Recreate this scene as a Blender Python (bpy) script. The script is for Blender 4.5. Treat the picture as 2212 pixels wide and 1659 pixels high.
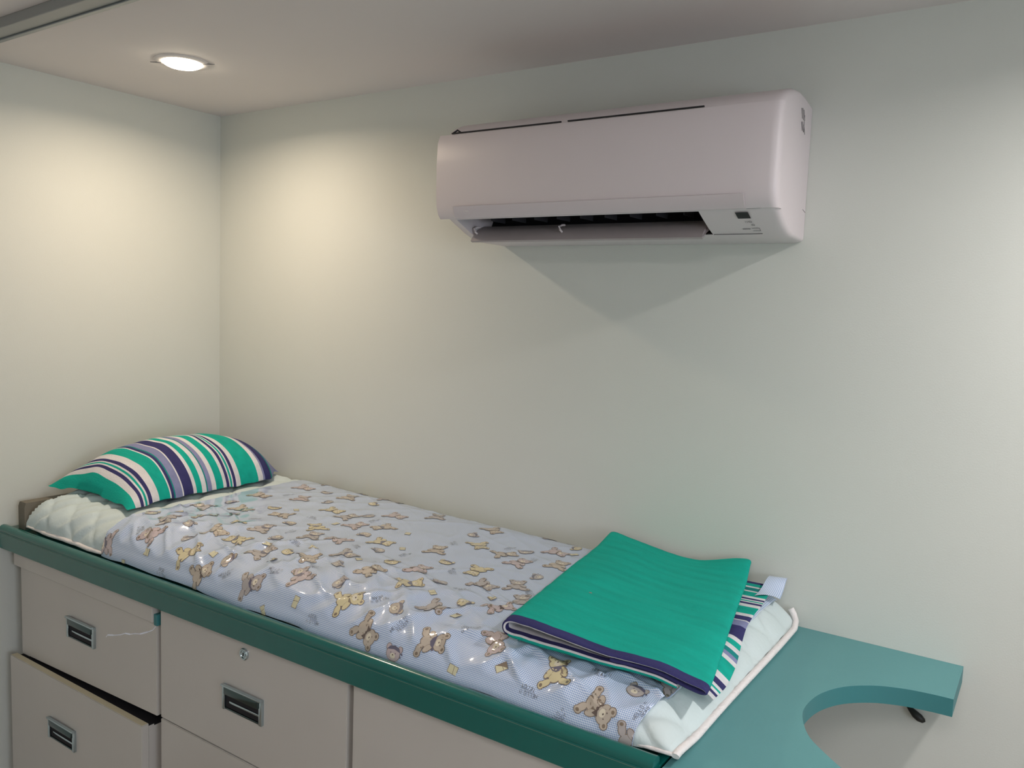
import bpy, bmesh, math, random, bisect
from mathutils import Vector, Matrix, noise
for o in list(bpy.data.objects): bpy.data.objects.remove(o)
SC = bpy.context.scene
COL = SC.collection
# ---------------------------------------------------------------- camera
cd = bpy.data.cameras.new('camera'); cam = bpy.data.objects.new('camera', cd); COL.objects.link(cam)
cd.sensor_fit = 'HORIZONTAL'; cd.sensor_width = 36; cd.lens = 1764.68*36/2212; cd.clip_start = .02
cr = ((.82804, -.08403, .55433), (.55944, .05833, -.82682), (.03714, .99475, .09531))
m = Matrix(cr).to_4x4(); m.translation = Vector((2.308, -1.7, 1.55)); cam.matrix_world = m
SC.camera = cam
# ---------------------------------------------------------------- light and exposure
vs = SC.view_settings
vs.view_transform = 'Standard'; vs.look = 'None'; vs.gamma = 1; vs.use_curve_mapping = False
vs.exposure = -0.10
w = bpy.data.worlds.new('world'); SC.world = w; w.use_nodes = True
w.node_tree.nodes['Background'].inputs[0].default_value = (.75, .87, 1, 1)
w.node_tree.nodes['Background'].inputs[1].default_value = .05
LAMP_Z = 2.121
LAMPS = [((.443, -.437), (1, .81, .62), 4.9), ((2.73, -.437), (1, .95, .93), 10.5)]
FILL_PANEL = ((2.35, -2.15), (1, .94, .94), 13)      # added unseen fill light behind the camera, built as a flat panel
FILL_WINDOW = ((.78, .88, 1), 9.0)  # added unseen window whose pane glows as cool fill light

# ---------------------------------------------------------------- helpers
def rgb(r, g, b):
    f = lambda c: (c/255/12.92) if c/255 <= .04045 else ((c/255+.055)/1.055)**2.4
    return (f(r), f(g), f(b), 1)
def mat(name, col, rough=.6, metal=0, coat=0, noise_amt=0, nscale=8, bump=0, bscale=200, spec=.5, emit=None, crough=.08, trans=0, stretch=None):
    M = bpy.data.materials.new(name); M.use_nodes = True
    nt = M.node_tree; N = nt.nodes; L = nt.links; B = N['Principled BSDF']
    B.inputs['Base Color'].default_value = col; B.inputs['Roughness'].default_value = rough
    B.inputs['Metallic'].default_value = metal; B.inputs['Coat Weight'].default_value = coat
    B.inputs['Coat Roughness'].default_value = crough; B.inputs['Specular IOR Level'].default_value = spec
    B.inputs['Transmission Weight'].default_value = trans
    tc = N.new('ShaderNodeTexCoord')
    if noise_amt:
        n = N.new('ShaderNodeTexNoise'); n.inputs['Scale'].default_value = nscale; n.inputs['Detail'].default_value = 4
        L.new(tc.outputs['Object'], n.inputs['Vector'])
        if stretch:
            mp = N.new('ShaderNodeMapping'); mp.inputs['Scale'].default_value = stretch; mp.inputs['Rotation'].default_value = (0, 0, .12)
            L.new(tc.outputs['Object'], mp.inputs['Vector']); L.new(mp.outputs[0], n.inputs['Vector'])
        mx = N.new('ShaderNodeMix'); mx.data_type = 'RGBA'
        mx.inputs[6].default_value = tuple(c*(1-noise_amt) for c in col[:3])+(1,)
        mx.inputs[7].default_value = tuple(min(1, c*(1+noise_amt)) for c in col[:3])+(1,)
        L.new(n.outputs['Fac'], mx.inputs[0]); L.new(mx.outputs[2], B.inputs['Base Color'])
    if bump:
        n = N.new('ShaderNodeTexNoise'); n.inputs['Scale'].default_value = bscale; n.inputs['Detail'].default_value = 3
        L.new(tc.outputs['Object'], n.inputs['Vector'])
        bp = N.new('ShaderNodeBump'); bp.inputs['Strength'].default_value = 1; bp.inputs['Distance'].default_value = bump
        L.new(n.outputs['Fac'], bp.inputs['Height']); L.new(bp.outputs['Normal'], B.inputs['Normal'])
    if emit:
        B.inputs['Emission Color'].default_value = emit[0]; B.inputs['Emission Strength'].default_value = emit[1]
    return M
def obj(name, bm, mats, parent=None, smooth=None, loc=None, uv=None):
    me = bpy.data.meshes.new(name); bm.normal_update(); bm.to_mesh(me); bm.free()
    for q in (mats if isinstance(mats, (list, tuple)) else [mats]): me.materials.append(q)
    if smooth is not None:
        me.polygons.foreach_set('use_smooth', [True]*len(me.polygons)); me.set_sharp_from_angle(angle=math.radians(smooth))
    o = bpy.data.objects.new(name, me); COL.objects.link(o)
    if parent:
        o.parent = parent; o.matrix_parent_inverse = Matrix.Translation(-parent.location)
    return o
def tag(o, label, cat, group=None):
    o['label'] = label; o['category'] = cat
    if group: o['group'] = group
    return o
def thing(name, label, cat, loc, group=None):
    o = bpy.data.objects.new(name, None); o.empty_display_size = .05; COL.objects.link(o); o.location = loc
    bpy.context.view_layer.update()
    return tag(o, label, cat, group)
def struct(name, bm, mats):
    o = obj(name, bm, mats); o['kind'] = 'structure'; return o
def bx(bm, x0, x1, y0, y1, z0, z1, mi=0, bev=0, seg=2):
    t = bmesh.new()
    v = [t.verts.new((x, y, z)) for x in (x0, x1) for y in (y0, y1) for z in (z0, z1)]
    for f in ((0,1,3,2), (4,6,7,5), (0,4,5,1), (2,3,7,6), (0,2,6,4), (1,5,7,3)): t.faces.new([v[i] for i in f])
    bmesh.ops.recalc_face_normals(t, faces=t.faces)
    if bev: bmesh.ops.bevel(t, geom=list(t.edges), offset=bev, segments=seg, affect='EDGES', profile=.5)
    merge(bm, t, mi); return bm
def merge(bm, t, mi=None):
    vm = {v: bm.verts.new(v.co) for v in t.verts}
    for f in t.faces:
        try: g = bm.faces.new([vm[v] for v in f.verts])
        except ValueError: continue
        g.material_index = f.material_index if mi is None else mi
    t.free()
def loft(bm, loops, mi=0, closed=True, caps=True):
    R = [[bm.verts.new(p) for p in lp] for lp in loops]; n = len(R[0])
    for a, b in zip(R, R[1:]):
        for i in range(n if closed else n-1):
            j = (i+1) % n; f = bm.faces.new((a[i], a[j], b[j], b[i])); f.material_index = mi
    if caps and closed:
        for lp in (R[0], R[-1]):
            try: bm.faces.new(lp).material_index = mi
            except ValueError: pass
    return R
def prism(bm, prof, x0, x1, mi=0):
    return loft(bm, [[(x, y, z) for y, z in prof] for x in (x0, x1)], mi)
def fixn(bm): bmesh.ops.recalc_face_normals(bm, faces=bm.faces); return bm
def tube(bm, pts, r, n=8, mi=0, caps=True):
    pts = [Vector(p) for p in pts]; loops = []
    for i, p in enumerate(pts):
        d = (pts[min(i+1, len(pts)-1)]-pts[max(i-1, 0)]).normalized()
        a = Vector((0, 0, 1)) if abs(d.z) < .9 else Vector((0, 1, 0))
        s = d.cross(a).normalized(); t = s.cross(d)
        rr = r[i] if isinstance(r, (list, tuple)) else r
        loops.append([p+(s*math.cos(k*2*math.pi/n)+t*math.sin(k*2*math.pi/n))*rr for k in range(n)])
    loft(bm, loops, mi, caps=caps)
def lathe(bm, c, prof, axis='z', n=32, mi=0):
    loops = []
    for r, h in prof:
        lp = []
        for k in range(n):
            a = k*2*math.pi/n
            lp.append((c[0]+r*math.cos(a), c[1]+r*math.sin(a), c[2]+h) if axis == 'z' else (c[0]+r*math.cos(a), c[1]-h, c[2]+r*math.sin(a)))
        loops.append(lp)
    loft(bm, loops, mi)

# ---------------------------------------------------------------- materials
WALL = mat('mint_wall_paint', rgb(211, 213, 206), .75, noise_amt=.02, nscale=3, bump=.00018, bscale=350)
CEIL = mat('ceiling_paint', rgb(226, 219, 217), .85, noise_amt=.015, nscale=4)
FLOOR = mat('floor_tile', rgb(150, 140, 128), .4, noise_amt=.08, nscale=6)
LAM = mat('white_laminate', rgb(196, 191, 185), .22, noise_amt=.05, nscale=5, bump=.0006, bscale=9)
LAMEDGE = mat('cream_laminate_edge', rgb(210, 198, 168), .4)
CARC = mat('carcass_board', rgb(150, 145, 140), .5)
DARK = mat('dark_gap', rgb(22, 20, 26), .8)  # painted shade for the drawer gap and hollow recesses
TEAL = mat('teal_gloss_paint', rgb(16, 97, 90), .24, coat=.4, crough=.12, noise_amt=.05, nscale=40)
TEALTOP = mat('teal_laminate_top', rgb(92, 147, 149), .55, noise_amt=.05, nscale=7, bump=.0003, bscale=300)
TEALEDGE = mat('teal_laminate_edge', rgb(58, 124, 128), .5, noise_amt=.03)
ACW = mat('white_plastic', rgb(222, 212, 214), .42, noise_amt=.01)
ACT = mat('clear_trim_plastic', rgb(216, 205, 207), .4)
ACD = mat('dark_outlet_plastic', rgb(24, 24, 28), .6)
ACG = mat('grey_flap_plastic', rgb(176, 166, 166), .5)
ACL = mat('seam_grey', rgb(108, 106, 108), .6)
VANE = mat('dark_vane_plastic', rgb(60, 60, 64), .6)
CHROME = mat('chrome', rgb(190, 205, 212), .14, metal=1)
CHROMED = mat('dark_chrome', rgb(88, 104, 106), .16, metal=1)
ALU = mat('aluminium_rail', rgb(130, 136, 140), .3, metal=.85)
BLACK = mat('black_rubber', rgb(22, 24, 22), .5)
FOAM = mat('taupe_foam_cover', rgb(118, 112, 100), .8, noise_amt=.06, nscale=20)
QUILT = mat('white_quilt_cotton', rgb(206, 218, 218), .9, noise_amt=.03, nscale=12, bump=.0010, bscale=90, spec=.2)
HEM = mat('white_terry_hem', rgb(232, 226, 224), .95, bump=.002, bscale=160, spec=.2)
def cloth(n, c): return mat(n, c, .9, noise_amt=.22, nscale=60, bump=.0012, bscale=260, spec=.2, stretch=(.10, .9, .9))
GREEN = cloth('green_terry', rgb(18, 164, 146)); NAVY = cloth('navy_terry', rgb(56, 55, 102)); WHT = cloth('white_terry', rgb(214, 212, 214))
LAV = cloth('lavender_terry', rgb(130, 134, 170)); AQUA = cloth('aqua_terry', rgb(30, 130, 128))
LENS = mat('lamp_lens', (1, 1, 1, 1), .3, emit=((1, .88, .68, 1), 30))
LENS2 = mat('lamp_lens_cool', (1, 1, 1, 1), .3, emit=((1, .96, .9, 1), 14))
LENS3 = mat('fill_panel_glow', (1, 1, 1, 1), .3, emit=((1, .95, .93, 1), 2))
RAILG = mat('grey_rail_paint', rgb(150, 152, 150), .4)
FILL_PANE = mat('fill_window_glow', (.8, .8, .8, 1), .2, emit=(FILL_WINDOW[0]+(1,), FILL_WINDOW[1]))

# ---------------------------------------------------------------- the room
RX, RY = 4.2, -3.0
ZC = LAMP_Z
def slab(name, a, m_): return struct(name, bx(bmesh.new(), *a), m_)
slab('wall_back', (-.1, RX+.1, 0, .1, 0, ZC), WALL)
slab('wall_left', (-.1, 0, RY, 0, 0, ZC), WALL)
slab('wall_front', (-.1, RX+.1, RY-.1, RY, 0, ZC), WALL)
slab('floor', (-.1, RX+.1, RY-.1, .1, -.1, 0), FLOOR)
slab('ceiling', (-.1, RX+.1, RY-.1, .1, ZC, ZC+.1), CEIL)
WY0, WY1, WZ0, WZ1 = -2.35, -1.25, .95, 1.85
bm = bmesh.new()
for a in ((RY, WY0, 0, ZC), (WY1, 0, 0, ZC), (WY0, WY1, 0, WZ0), (WY0, WY1, WZ1, ZC)): bx(bm, RX, RX+.1, *a)
struct('wall_right', bm, WALL)
win = struct('fill_window_1', bx(bmesh.new(), RX+.04, RX+.05, WY0, WY1, WZ0, WZ1), FILL_PANE)
bm = bmesh.new()
for a in ((WY0, WY0+.05, WZ0, WZ1), (WY1-.05, WY1, WZ0, WZ1), (WY0+.05, WY1-.05, WZ0, WZ0+.05), (WY0+.05, WY1-.05, WZ1-.05, WZ1), ((WY0+WY1)/2-.02, (WY0+WY1)/2+.02, WZ0+.05, WZ1-.05)): bx(bm, RX+.0, RX+.04, *a)
obj('fill_window_frame', bm, ACW, win)

# ---------------------------------------------------------------- ceiling downlights
LL = ['warm glowing round ceiling downlight in the left corner of the room', 'round ceiling downlight out of sight to the right of the air conditioner']
for i, ((lx, ly), lc, lw) in enumerate(LAMPS):
    t = thing('ceiling_downlight', LL[i], 'ceiling light', (lx, ly, ZC), 'recessed ceiling downlights')
    bm = bmesh.new(); lathe(bm, (lx, ly, ZC), [(.049, -.001), (.049, -.004), (.061, -.0035), (.066, -.001), (.066, .0), (.049, .0)], n=48)
    obj('trim_ring', fixn(bm), CEIL, t, 40)
    bm = bmesh.new(); lathe(bm, (lx, ly, ZC), [(.047, -.0005), (.0465, -.004), (.042, -.009), (.034, -.0125), (.022, -.0155), (.008, -.0168)], n=48)
    obj('lens', fixn(bm), LENS if i == 0 else LENS2, t, 40)
    if i == 0:
        bm = bmesh.new()
        bm.free()
        for s in (-1, 1):
            bm = bmesh.new(); tube(bm, [(lx+s*.83*r_, ly+s*.56*r_, ZC-.0035) for r_ in (.052, .066, .080)], [.0016, .0013, .0007], 8); obj('spring_clip', fixn(bm), ACL, t)
    ld = bpy.data.lights.new('downlight_light', 'AREA'); ld.shape = 'DISK'; ld.size = .085; ld.energy = lw; ld.color = lc; ld.spread = math.radians(163)
    lo = bpy.data.objects.new('downlight_light', ld); COL.objects.link(lo); lo.location = (lx, ly, ZC-.019)
(lx, ly), lc, lw = FILL_PANEL
t = thing('fill_panel_light', 'added square flat fill light on the ceiling behind the camera', 'ceiling light', (lx, ly, ZC))
bm = bmesh.new()
for q in ((-.31, -.29, -.31, .31), (.29, .31, -.31, .31), (-.29, .29, -.31, -.29), (-.29, .29, .29, .31)): bx(bm, lx+q[0], lx+q[1], ly+q[2], ly+q[3], ZC-.012, ZC)
obj('fill_panel_frame', bm, ACW, t); obj('fill_diffuser', bx(bmesh.new(), lx-.29, lx+.29, ly-.29, ly+.29, ZC-.006, ZC-.001), LENS3, t)
ld = bpy.data.lights.new('fill_light', 'AREA'); ld.shape = 'SQUARE'; ld.size = .56; ld.energy = lw; ld.color = lc
lo = bpy.data.objects.new('fill_light', ld); COL.objects.link(lo); lo.location = (lx, ly, ZC-.014)
# ---------------------------------------------------------------- ceiling rail
bm = bmesh.new(); bx(bm, .003, 3.4, -.826, -.782, ZC-.022, ZC, 0, .002); bx(bm, .003, 3.4, -.790, -.778, ZC-.026, ZC-.018, 1, .002)
tag(obj('curtain_rail', bm, [RAILG, ALU]), 'grey metal curtain rail running along the ceiling at the upper left', 'curtain rail')

# ---------------------------------------------------------------- changing counter: platform with moulded front
XF = 1.888
def dzf(x): return -.014*(1-min(x, 1.89)/1.89)
t = thing('bed_platform', 'glossy dark teal bed platform with rounded raised front edge over the drawers', 'counter', (XF/2, -.34, .87))
bm = bmesh.new(); bx(bm, .001, XF, -.668, -.001, .872, .9085)
obj('platform_board', bm, TEAL, t)
prof = [(-.668, .870), (-.686, .870), (-.688, .872), (-.688, .913), (-.686, .9155), (-.6845, .916)]
for k in range(9):
    a = math.radians(-20+k*27.5)
    prof.append((-.6753-.0125*math.cos(a), .9200+.0122*math.sin(a)))
prof += [(-.6640, .908), (-.668, .900)]
bm = bmesh.new(); loops = []
for k in range(25):
    x = .001+(XF-.002)*k/24; loops.append([(x, y, z+dzf(x)) for y, z in prof])
loft(bm, loops); obj('front_moulding', fixn(bm), TEAL, t, 35)
bm = bmesh.new(); loft(bm, [[(x, y, z+dzf(x)) for y, z in ((-.6884, .9120), (-.6884, .9127), (-.6870, .9127), (-.6870, .9120))] for x in (.002, XF-.002)]); obj('edge_line', fixn(bm), mat('edge_line_glue', rgb(96, 126, 112), .5), t)
bm = bmesh.new(); bx(bm, XF-.016, XF, -.664, -.001, .900, .9135, 0, .002); obj('end_lip', bm, TEAL, t, 35)

# countertop extension with round cut-out
CUT = [(2.205,-.164),(2.173,-.166),(2.128,-.175),(2.083,-.196),(2.042,-.235),(2.017,-.285),(2.008,-.336),(2.010,-.378),(2.024,-.420),(2.041,-.451),(2.067,-.479),(2.096,-.506),(2.13,-.530),(2.17,-.550),(2.205,-.562)]
cc = [CUT[0]]
def cat_(p, n=5):
    o = []
    for i in range(len(p)-1):
        p0, p1, p2, p3 = [Vector(p[min(max(j, 0), len(p)-1)]) for j in (i-1, i, i+1, i+2)]
        for k in range(n):
            u = k/n; o.append(tuple(.5*((2*p1)+(p2-p0)*u+(2*p0-5*p1+4*p2-p3)*u*u+(3*p1-p0-3*p2+p3)*u**3)))
    return o+[tuple(p[-1])]
CUTS = cat_(CUT)
outl = [(2.205, -.69), (1.892, -.69), (1.892, -.0005), (2.205, -.0005)]+CUTS
bm = bmesh.new()
top = [bm.verts.new((x, y, .9125)) for x, y in outl]; bot = [bm.verts.new((x, y, .881)) for x, y in outl]
ft = bm.faces.new(top); fb = bm.faces.new(bot[::-1])
n = len(outl)
for i in range(n):
    f = bm.faces.new((top[i], bot[i], bot[(i+1) % n], top[(i+1) % n])); f.material_index = 2 if outl[i][0] == 2.205 and outl[(i+1) % n][0] == 2.205 else 1
fixn(bm); bmesh.ops.triangulate(bm, faces=[ft, fb])
tag(obj('countertop', bm, [TEALTOP, TEALEDGE, CARC], None, 40), 'light teal countertop extension with a round cut-out at its right end', 'countertop')
# black cable end on the wall below the cut-out
bm = bmesh.new()
tube(bm, [(2.108, -.004, .822), (2.116, -.006, .815), (2.124, -.008, .807), (2.133, -.010, .800), (2.141, -.010, .795), (2.148, -.009, .791), (2.151, -.008, .790)], [.0018, .003, .0048, .0072, .0076, .005, .001], 12)
tag(obj('cable_plug', fixn(bm), BLACK, None, 60), 'black cable end on the wall seen through the countertop cut-out', 'cable')

# ---------------------------------------------------------------- drawer cabinets
def handle(parent, x, y, z, w=.125, h=.054):
    """a recessed chrome pull; (x, z) centre, y face of the drawer"""
    bm = bmesh.new(); x0, x1, z0, z1 = x-w/2, x+w/2, z-h/2, z+h/2
    bx(bm, x0, x0+.008, y-.007, y+.001, z0, z1, 0, .0015); bx(bm, x1-.009, x1, y-.007, y+.001, z0, z1, 0, .0015)
    bx(bm, x0+.008, x1-.009, y-.010, y-.001, z1-.020, z1, 1, .003); bx(bm, x0, x1, y-.011, y-.003, z1-.003, z1+.001, 0, .001)
    bx(bm, x0+.008, x1-.009, y-.004, y+.001, z0, z0+.004, 1, .001)
    bx(bm, x0+.008, x1-.009, y-.0015, y+.0, z0, z1-.018, 2)
    bx(bm, x0+.020, x1-.009, y-.004, y-.001, z0+.016, z0+.021, 0, .001)
    obj('handle', bm, [CHROME, CHROMED, DARK], parent, 30)
def drawer(parent, x0, x1, z0, z1, yf, hx=None, hz=None, lock=None, dz0=0, edge=False, marks=False):
    bm = bmesh.new()
    v = [bm.verts.new(p) for p in ((x0, yf, z0), (x1, yf, z0+dz0), (x1, yf, z1), (x0, yf, z1), (x0, yf+.018, z0), (x1, yf+.018, z0+dz0), (x1, yf+.018, z1), (x0, yf+.018, z1))]
    for q in ((0,1,2,3), (5,4,7,6), (4,0,3,7), (1,5,6,2), (4,5,1,0), (3,2,6,7)):
        f = bm.faces.new([v[i] for i in q])
        if edge and q == (3,2,6,7): f.material_index = 1
    t_ = bmesh.new(); fixn(bm)
    bmesh.ops.bevel(bm, geom=list(bm.edges), offset=.0015, segments=2, affect='EDGES')
    if marks:  # white zig-zag strips, a reflection painted on the glossy drawer front
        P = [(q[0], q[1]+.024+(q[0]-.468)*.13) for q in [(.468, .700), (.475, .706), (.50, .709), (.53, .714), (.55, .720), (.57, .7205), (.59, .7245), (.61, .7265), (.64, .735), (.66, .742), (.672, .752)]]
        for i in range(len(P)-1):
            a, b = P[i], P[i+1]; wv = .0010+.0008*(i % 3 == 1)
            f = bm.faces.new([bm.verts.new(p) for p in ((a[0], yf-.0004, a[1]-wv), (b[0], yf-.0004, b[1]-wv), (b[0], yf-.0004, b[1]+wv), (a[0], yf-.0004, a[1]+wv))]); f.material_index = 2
    d = obj('drawer', bm, [LAM, LAMEDGE, mat('reflection_white', rgb(238, 242, 255), .4)], parent)
    if hx is not None: handle(d, hx, yf, hz)
    if lock:
        bm = bmesh.new(); lathe(bm, (lock[0], yf, lock[1]), [(.0125, 0), (.0125, .003), (.011, .0045), (.0085, .0045), (.0075, .003), (.0060, .003), (.0060, .004)], 'y', 28)
        bx(bm, lock[0]-.0008, lock[0]+.0008, yf-.0048, yf-.0038, lock[1]-.0035, lock[1]+.0035, 1)
        obj('lock', fixn(bm), [CHROME, DARK], d, 35)
def carcass(parent, x0, x1, yf, mi=CARC):
    bm = bmesh.new()
    bx(bm, x0, x0+.016, yf, -.02, .08, .866); bx(bm, x1-.016, x1, yf, -.02, .08, .866)
    bx(bm, x0+.016, x1-.016, -.036, -.02, .08, .866); bx(bm, x0+.016, x1-.016, yf, -.036, .08, .098)
    bx(bm, x0+.01, x1-.01, yf+.05, -.05, 0, .08)
    obj('carcass', bm, mi, parent)
c1 = thing('drawer_cabinet', 'leftmost white drawer cabinet under the bed, with two sagging drawers', 'cabinet', (.36, -.34, 0), 'white drawer cabinets under the bed')
carcass(c1, .072, .681, -.640)
bm = bmesh.new(); bx(bm, .036, .668, -.668, -.640, .812, .8555, 0, .0015); bx(bm, .669, .681, -.664, -.642, .806, .832, 1, .001)
obj('top_rail', bm, [LAM, TEALEDGE], c1)
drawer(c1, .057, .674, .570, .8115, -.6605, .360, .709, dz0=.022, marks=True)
drawer(c1, .046, .655, .10, .572, -.686, .312, .440, edge=True)
bm = bmesh.new(); bx(bm, .052, .6545, -.668, -.655, .105, .566); bx(bm, .074, .6545, -.655, -.10, .12, .562)
for f in bm.faces:
    if f.normal.z > .9 or f.calc_center_median().z > .56: f.material_index = 1  # top coloured dark for the shade inside the open drawer
obj('drawer_box', bm, [LAM, DARK], c1)
c2 = thing('drawer_cabinet', 'middle white drawer cabinet with a keyhole lock above the chrome handle', 'cabinet', (.98, -.34, 0), 'white drawer cabinets under the bed')
carcass(c2, .684, 1.279, -.640)
drawer(c2, .6885, 1.2715, .595, .866, -.660, .978, .717, lock=(.980, .824))
drawer(c2, .6885, 1.2715, .10, .592, -.660, .978, .42)
c3 = thing('drawer_cabinet', 'rightmost white cabinet under the bed, its plain front cut by the bottom of the photo', 'cabinet', (1.58, -.34, 0), 'white drawer cabinets under the bed')
carcass(c3, 1.282, 1.884, -.640)
drawer(c3, 1.2865, 1.880, .50, .866, -.660, 1.583, .66)
drawer(c3, 1.2865, 1.880, .10, .497, -.660, 1.583, .40)
# ---------------------------------------------------------------- mattress, quilt and plastic sheet
# --- cross-section of the padded quilt, back wall to front hem, as (y, z) ---
PROF = [(-.008,.922),(-.008,.968),(-.018,.985),(-.05,.990),(-.18,.991),(-.34,.991),(-.50,.990),(-.565,.987),(-.605,.978),(-.632,.961),(-.647,.943),(-.652,.930),(-.653,.919)]
def sstep(a, b, x): t = min(1, max(0, (x-a)/(b-a))); return t*t*(3-2*t)
def chaikin(p, n):
    for _ in range(n):
        q = [p[0]]
        for a, b in zip(p, p[1:]):
            q += [tuple(.75*i+.25*j for i, j in zip(a, b)), tuple(.25*i+.75*j for i, j in zip(a, b))]
        p = q+[p[-1]]
    return p
CS = chaikin(PROF, 3)
CL = [0.0]
for a, b in zip(CS, CS[1:]): CL.append(CL[-1]+math.hypot(a[0]-b[0], a[1]-b[1]))
SLEN = CL[-1]
def cs(s):
    s = min(max(s, 0), SLEN-1e-6); i = bisect.bisect_right(CL, s)-1; i = min(i, len(CS)-2)
    f = (s-CL[i])/(CL[i+1]-CL[i]); a, b = CS[i], CS[i+1]
    ty, tz = b[0]-a[0], b[1]-a[1]; l = math.hypot(ty, tz)
    return a[0]+ty*f, a[1]+tz*f, tz/l, -ty/l      # y, z, and the outward normal (ny, nz)
def sst(a, b, x): t = min(1, max(0, (x-a)/(b-a))); return t*t*(3-2*t)
QX0, QX1 = .075, 1.902
def endfac(x):
    if x < QX0+.055: t = max(0, (x-QX0)/.055); return .12+.88*math.sqrt(max(0, 1-(1-t)**2))
    if x > 1.835: t = min(1, (x-1.835)/(QX1-1.835)); return 1-.90*(t**1.6)
    return 1
def base(x, s):
    y, z, ny, nz = cs(s)
    w = (z-.915)/.075
    z = z+(.016-.018*x)*w
    zb = .918
    if z > zb: z = zb+(z-zb)*endfac(x)
    z += .012*sst(1.80, 1.90, x)*sst(.60, .72, s)
    return y, z, ny, nz
bm = bmesh.new(); lps = []
for x in (.030, .033, .066, .067, .0685, .075, .082, .095, .11, .131, .146, .2, .6, 1.0, 1.4, 1.79, 1.818, 1.826, 1.830):
    k = .97*(endfac(max(.0752, x-.014))-.12*sstep(.14, .11, x)) if x < .2 else 1 if x < 1.8 else (.97 if x == 1.818 else (.93 if x < 1.82 else .85)); lp = []
    for s in [SLEN*q_/40 for q_ in range(0, 41)]:
        y, z, ny, nz = cs(s); w_ = (z-.915)/.075; z += (.016-.018*x)*w_
        if x < .0665:
            e_ = .003 if x < .031 else 0
            f_ = s/SLEN; lp.append((x, -.020-e_ if f_ < .08 else (-.652+e_ if f_ > .88 else -.020-.632*(f_-.08)/.80), .9090+(.072-e_)*(min(1, f_/.08) if f_ < .5 else min(1, (1-f_)/.12)))); continue
        lp.append((x, max(-.650, min(-.018, y-ny*.017)), max(.9090, .9090+(z-nz*.015-.9090)*k)))
    lps.append(lp)
loft(bm, lps); fixn(bm)
tag(obj('foam_mattress', bm, FOAM, None, 50), 'taupe covered foam mattress whose bare end shows at the left wall', 'mattress')
def nz_(x, y, z=0): return noise.noise(Vector((x, y, z)))
def sstep(a, b, x): t = min(1, max(0, (x-a)/(b-a))); return t*t*(3-2*t)
S_FR = SLEN-.15            # where the front drop starts
def pad(x, s):
    "quilting: puffed diamonds between stitch lines, crumpled towards the bare left end"
    a = (x+s)/.105; b = (x-s)/.105
    d = min(abs(a-round(a)), abs(b-round(b)))
    h = .0060*(1-math.exp(-(d/.11)**1.1))*sstep(QX0, QX0+.05, x)
    l = sstep(.55, .12, x)
    fr_ = sstep(S_FR-.08, S_FR+.05, s)
    h += l*(.0055*nz_(x*16, s*9, 3)+.0090*nz_(x*26+s*22, s*5, 5)*fr_+.010*(max(0, 1-abs(nz_(x*11+s*12, s*4, 15))*2.2))**3*fr_-.003*fr_) if l else 0
    r = sstep(1.78, 1.9, x)
    return h*(1+.35*r)+r*.003*nz_(x*20, s*12, 9)
def quilt_h(x, s): return max(-.003, pad(x, s))*sstep(0, .05, s)*(1-.6*sstep(SLEN-.03, SLEN, s))*(1-.85*sstep(.47, .5, x)*sstep(.15, .11, s))
def quilt_pt(x, s, off=0):
    y, z, ny, nz = base(x, s)
    h = quilt_h(x, s)+off
    return (x, y+ny*h*(1 if s > .1 else 0), z+nz*h)
NX, NS = 300, 130
def shell(bm, f, us, vs_, th, keep=None):
    "closed thin cloth: outer grid, inner grid th below along the sheet normal, and a rim"
    A = [[bm.verts.new(f(u, v, 0)) for v in vs_] for u in us]; B = [[bm.verts.new(f(u, v, -th)) for v in vs_] for u in us]
    n, k = len(us)-1, len(vs_)-1
    for i in range(n):
        for j in range(k):
            bm.faces.new((A[i][j], A[i][j+1], A[i+1][j+1], A[i+1][j])); bm.faces.new((B[i][j], B[i+1][j], B[i+1][j+1], B[i][j+1]))
    for i in range(n):
        bm.faces.new((A[i][0], A[i+1][0], B[i+1][0], B[i][0])); bm.faces.new((A[i+1][k], A[i][k], B[i][k], B[i+1][k]))
    for j in range(k):
        bm.faces.new((A[0][j+1], A[0][j], B[0][j], B[0][j+1])); bm.faces.new((A[n][j], A[n][j+1], B[n][j+1], B[n][j]))
    return A, B
def grid(bm, f, us, vs_, mi=0, thick=0):
    V = [[bm.verts.new(f(u, v)) for v in vs_] for u in us]
    for i in range(len(us)-1):
        for j in range(len(vs_)-1):
            g = bm.faces.new((V[i][j], V[i][j+1], V[i+1][j+1], V[i+1][j])); g.material_index = mi
    return V
def rng(a, b, n): return [a+(b-a)*i/n for i in range(n+1)]
qt = thing('quilt', 'white quilted cotton pad covering the mattress under the plastic sheet', 'quilt', (.99, -.34, .95))
bm = bmesh.new(); shell(bm, quilt_pt, rng(QX0, QX1, NX), rng(0, SLEN, NS), .004); fixn(bm)
obj('quilt_cover', bm, QUILT, qt, 80)
bm = bmesh.new()
# hem binding: along the front edge and down the right end
P = [quilt_pt(x, SLEN-.002) for x in rng(QX0+.01, QX1, 60)]
P = [(p[0], p[1]-.0005+.0045*sstep(.445, .47, p[0])*sstep(1.86, 1.83, p[0]), p[2]+.001+.0015*nz_(p[0]*9, 1)) for p in P]
tube(bm, P, [.0030-.0010*sstep(.44, .46, p[0])*sstep(1.86, 1.84, p[0])+.0026*sstep(.13, .2, p[0])*sstep(.448, .435, p[0]) for p in P], 8); obj('front_hem', bm, HEM, qt, 80)
bm = bmesh.new(); P = [(1.889, -.012, .950), (1.896, -.013, .940), (1.903, -.020, .929)]
for s in rng(.09, SLEN-.001, 60):
    y, z, _a, _b = base(QX1, s); P.append((QX1+.004+.0016*math.sin(s*9), y-.002, z-.0005))
tube(bm, P, .0062, 10); obj('end_hem', bm, HEM, qt, 80)

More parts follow.
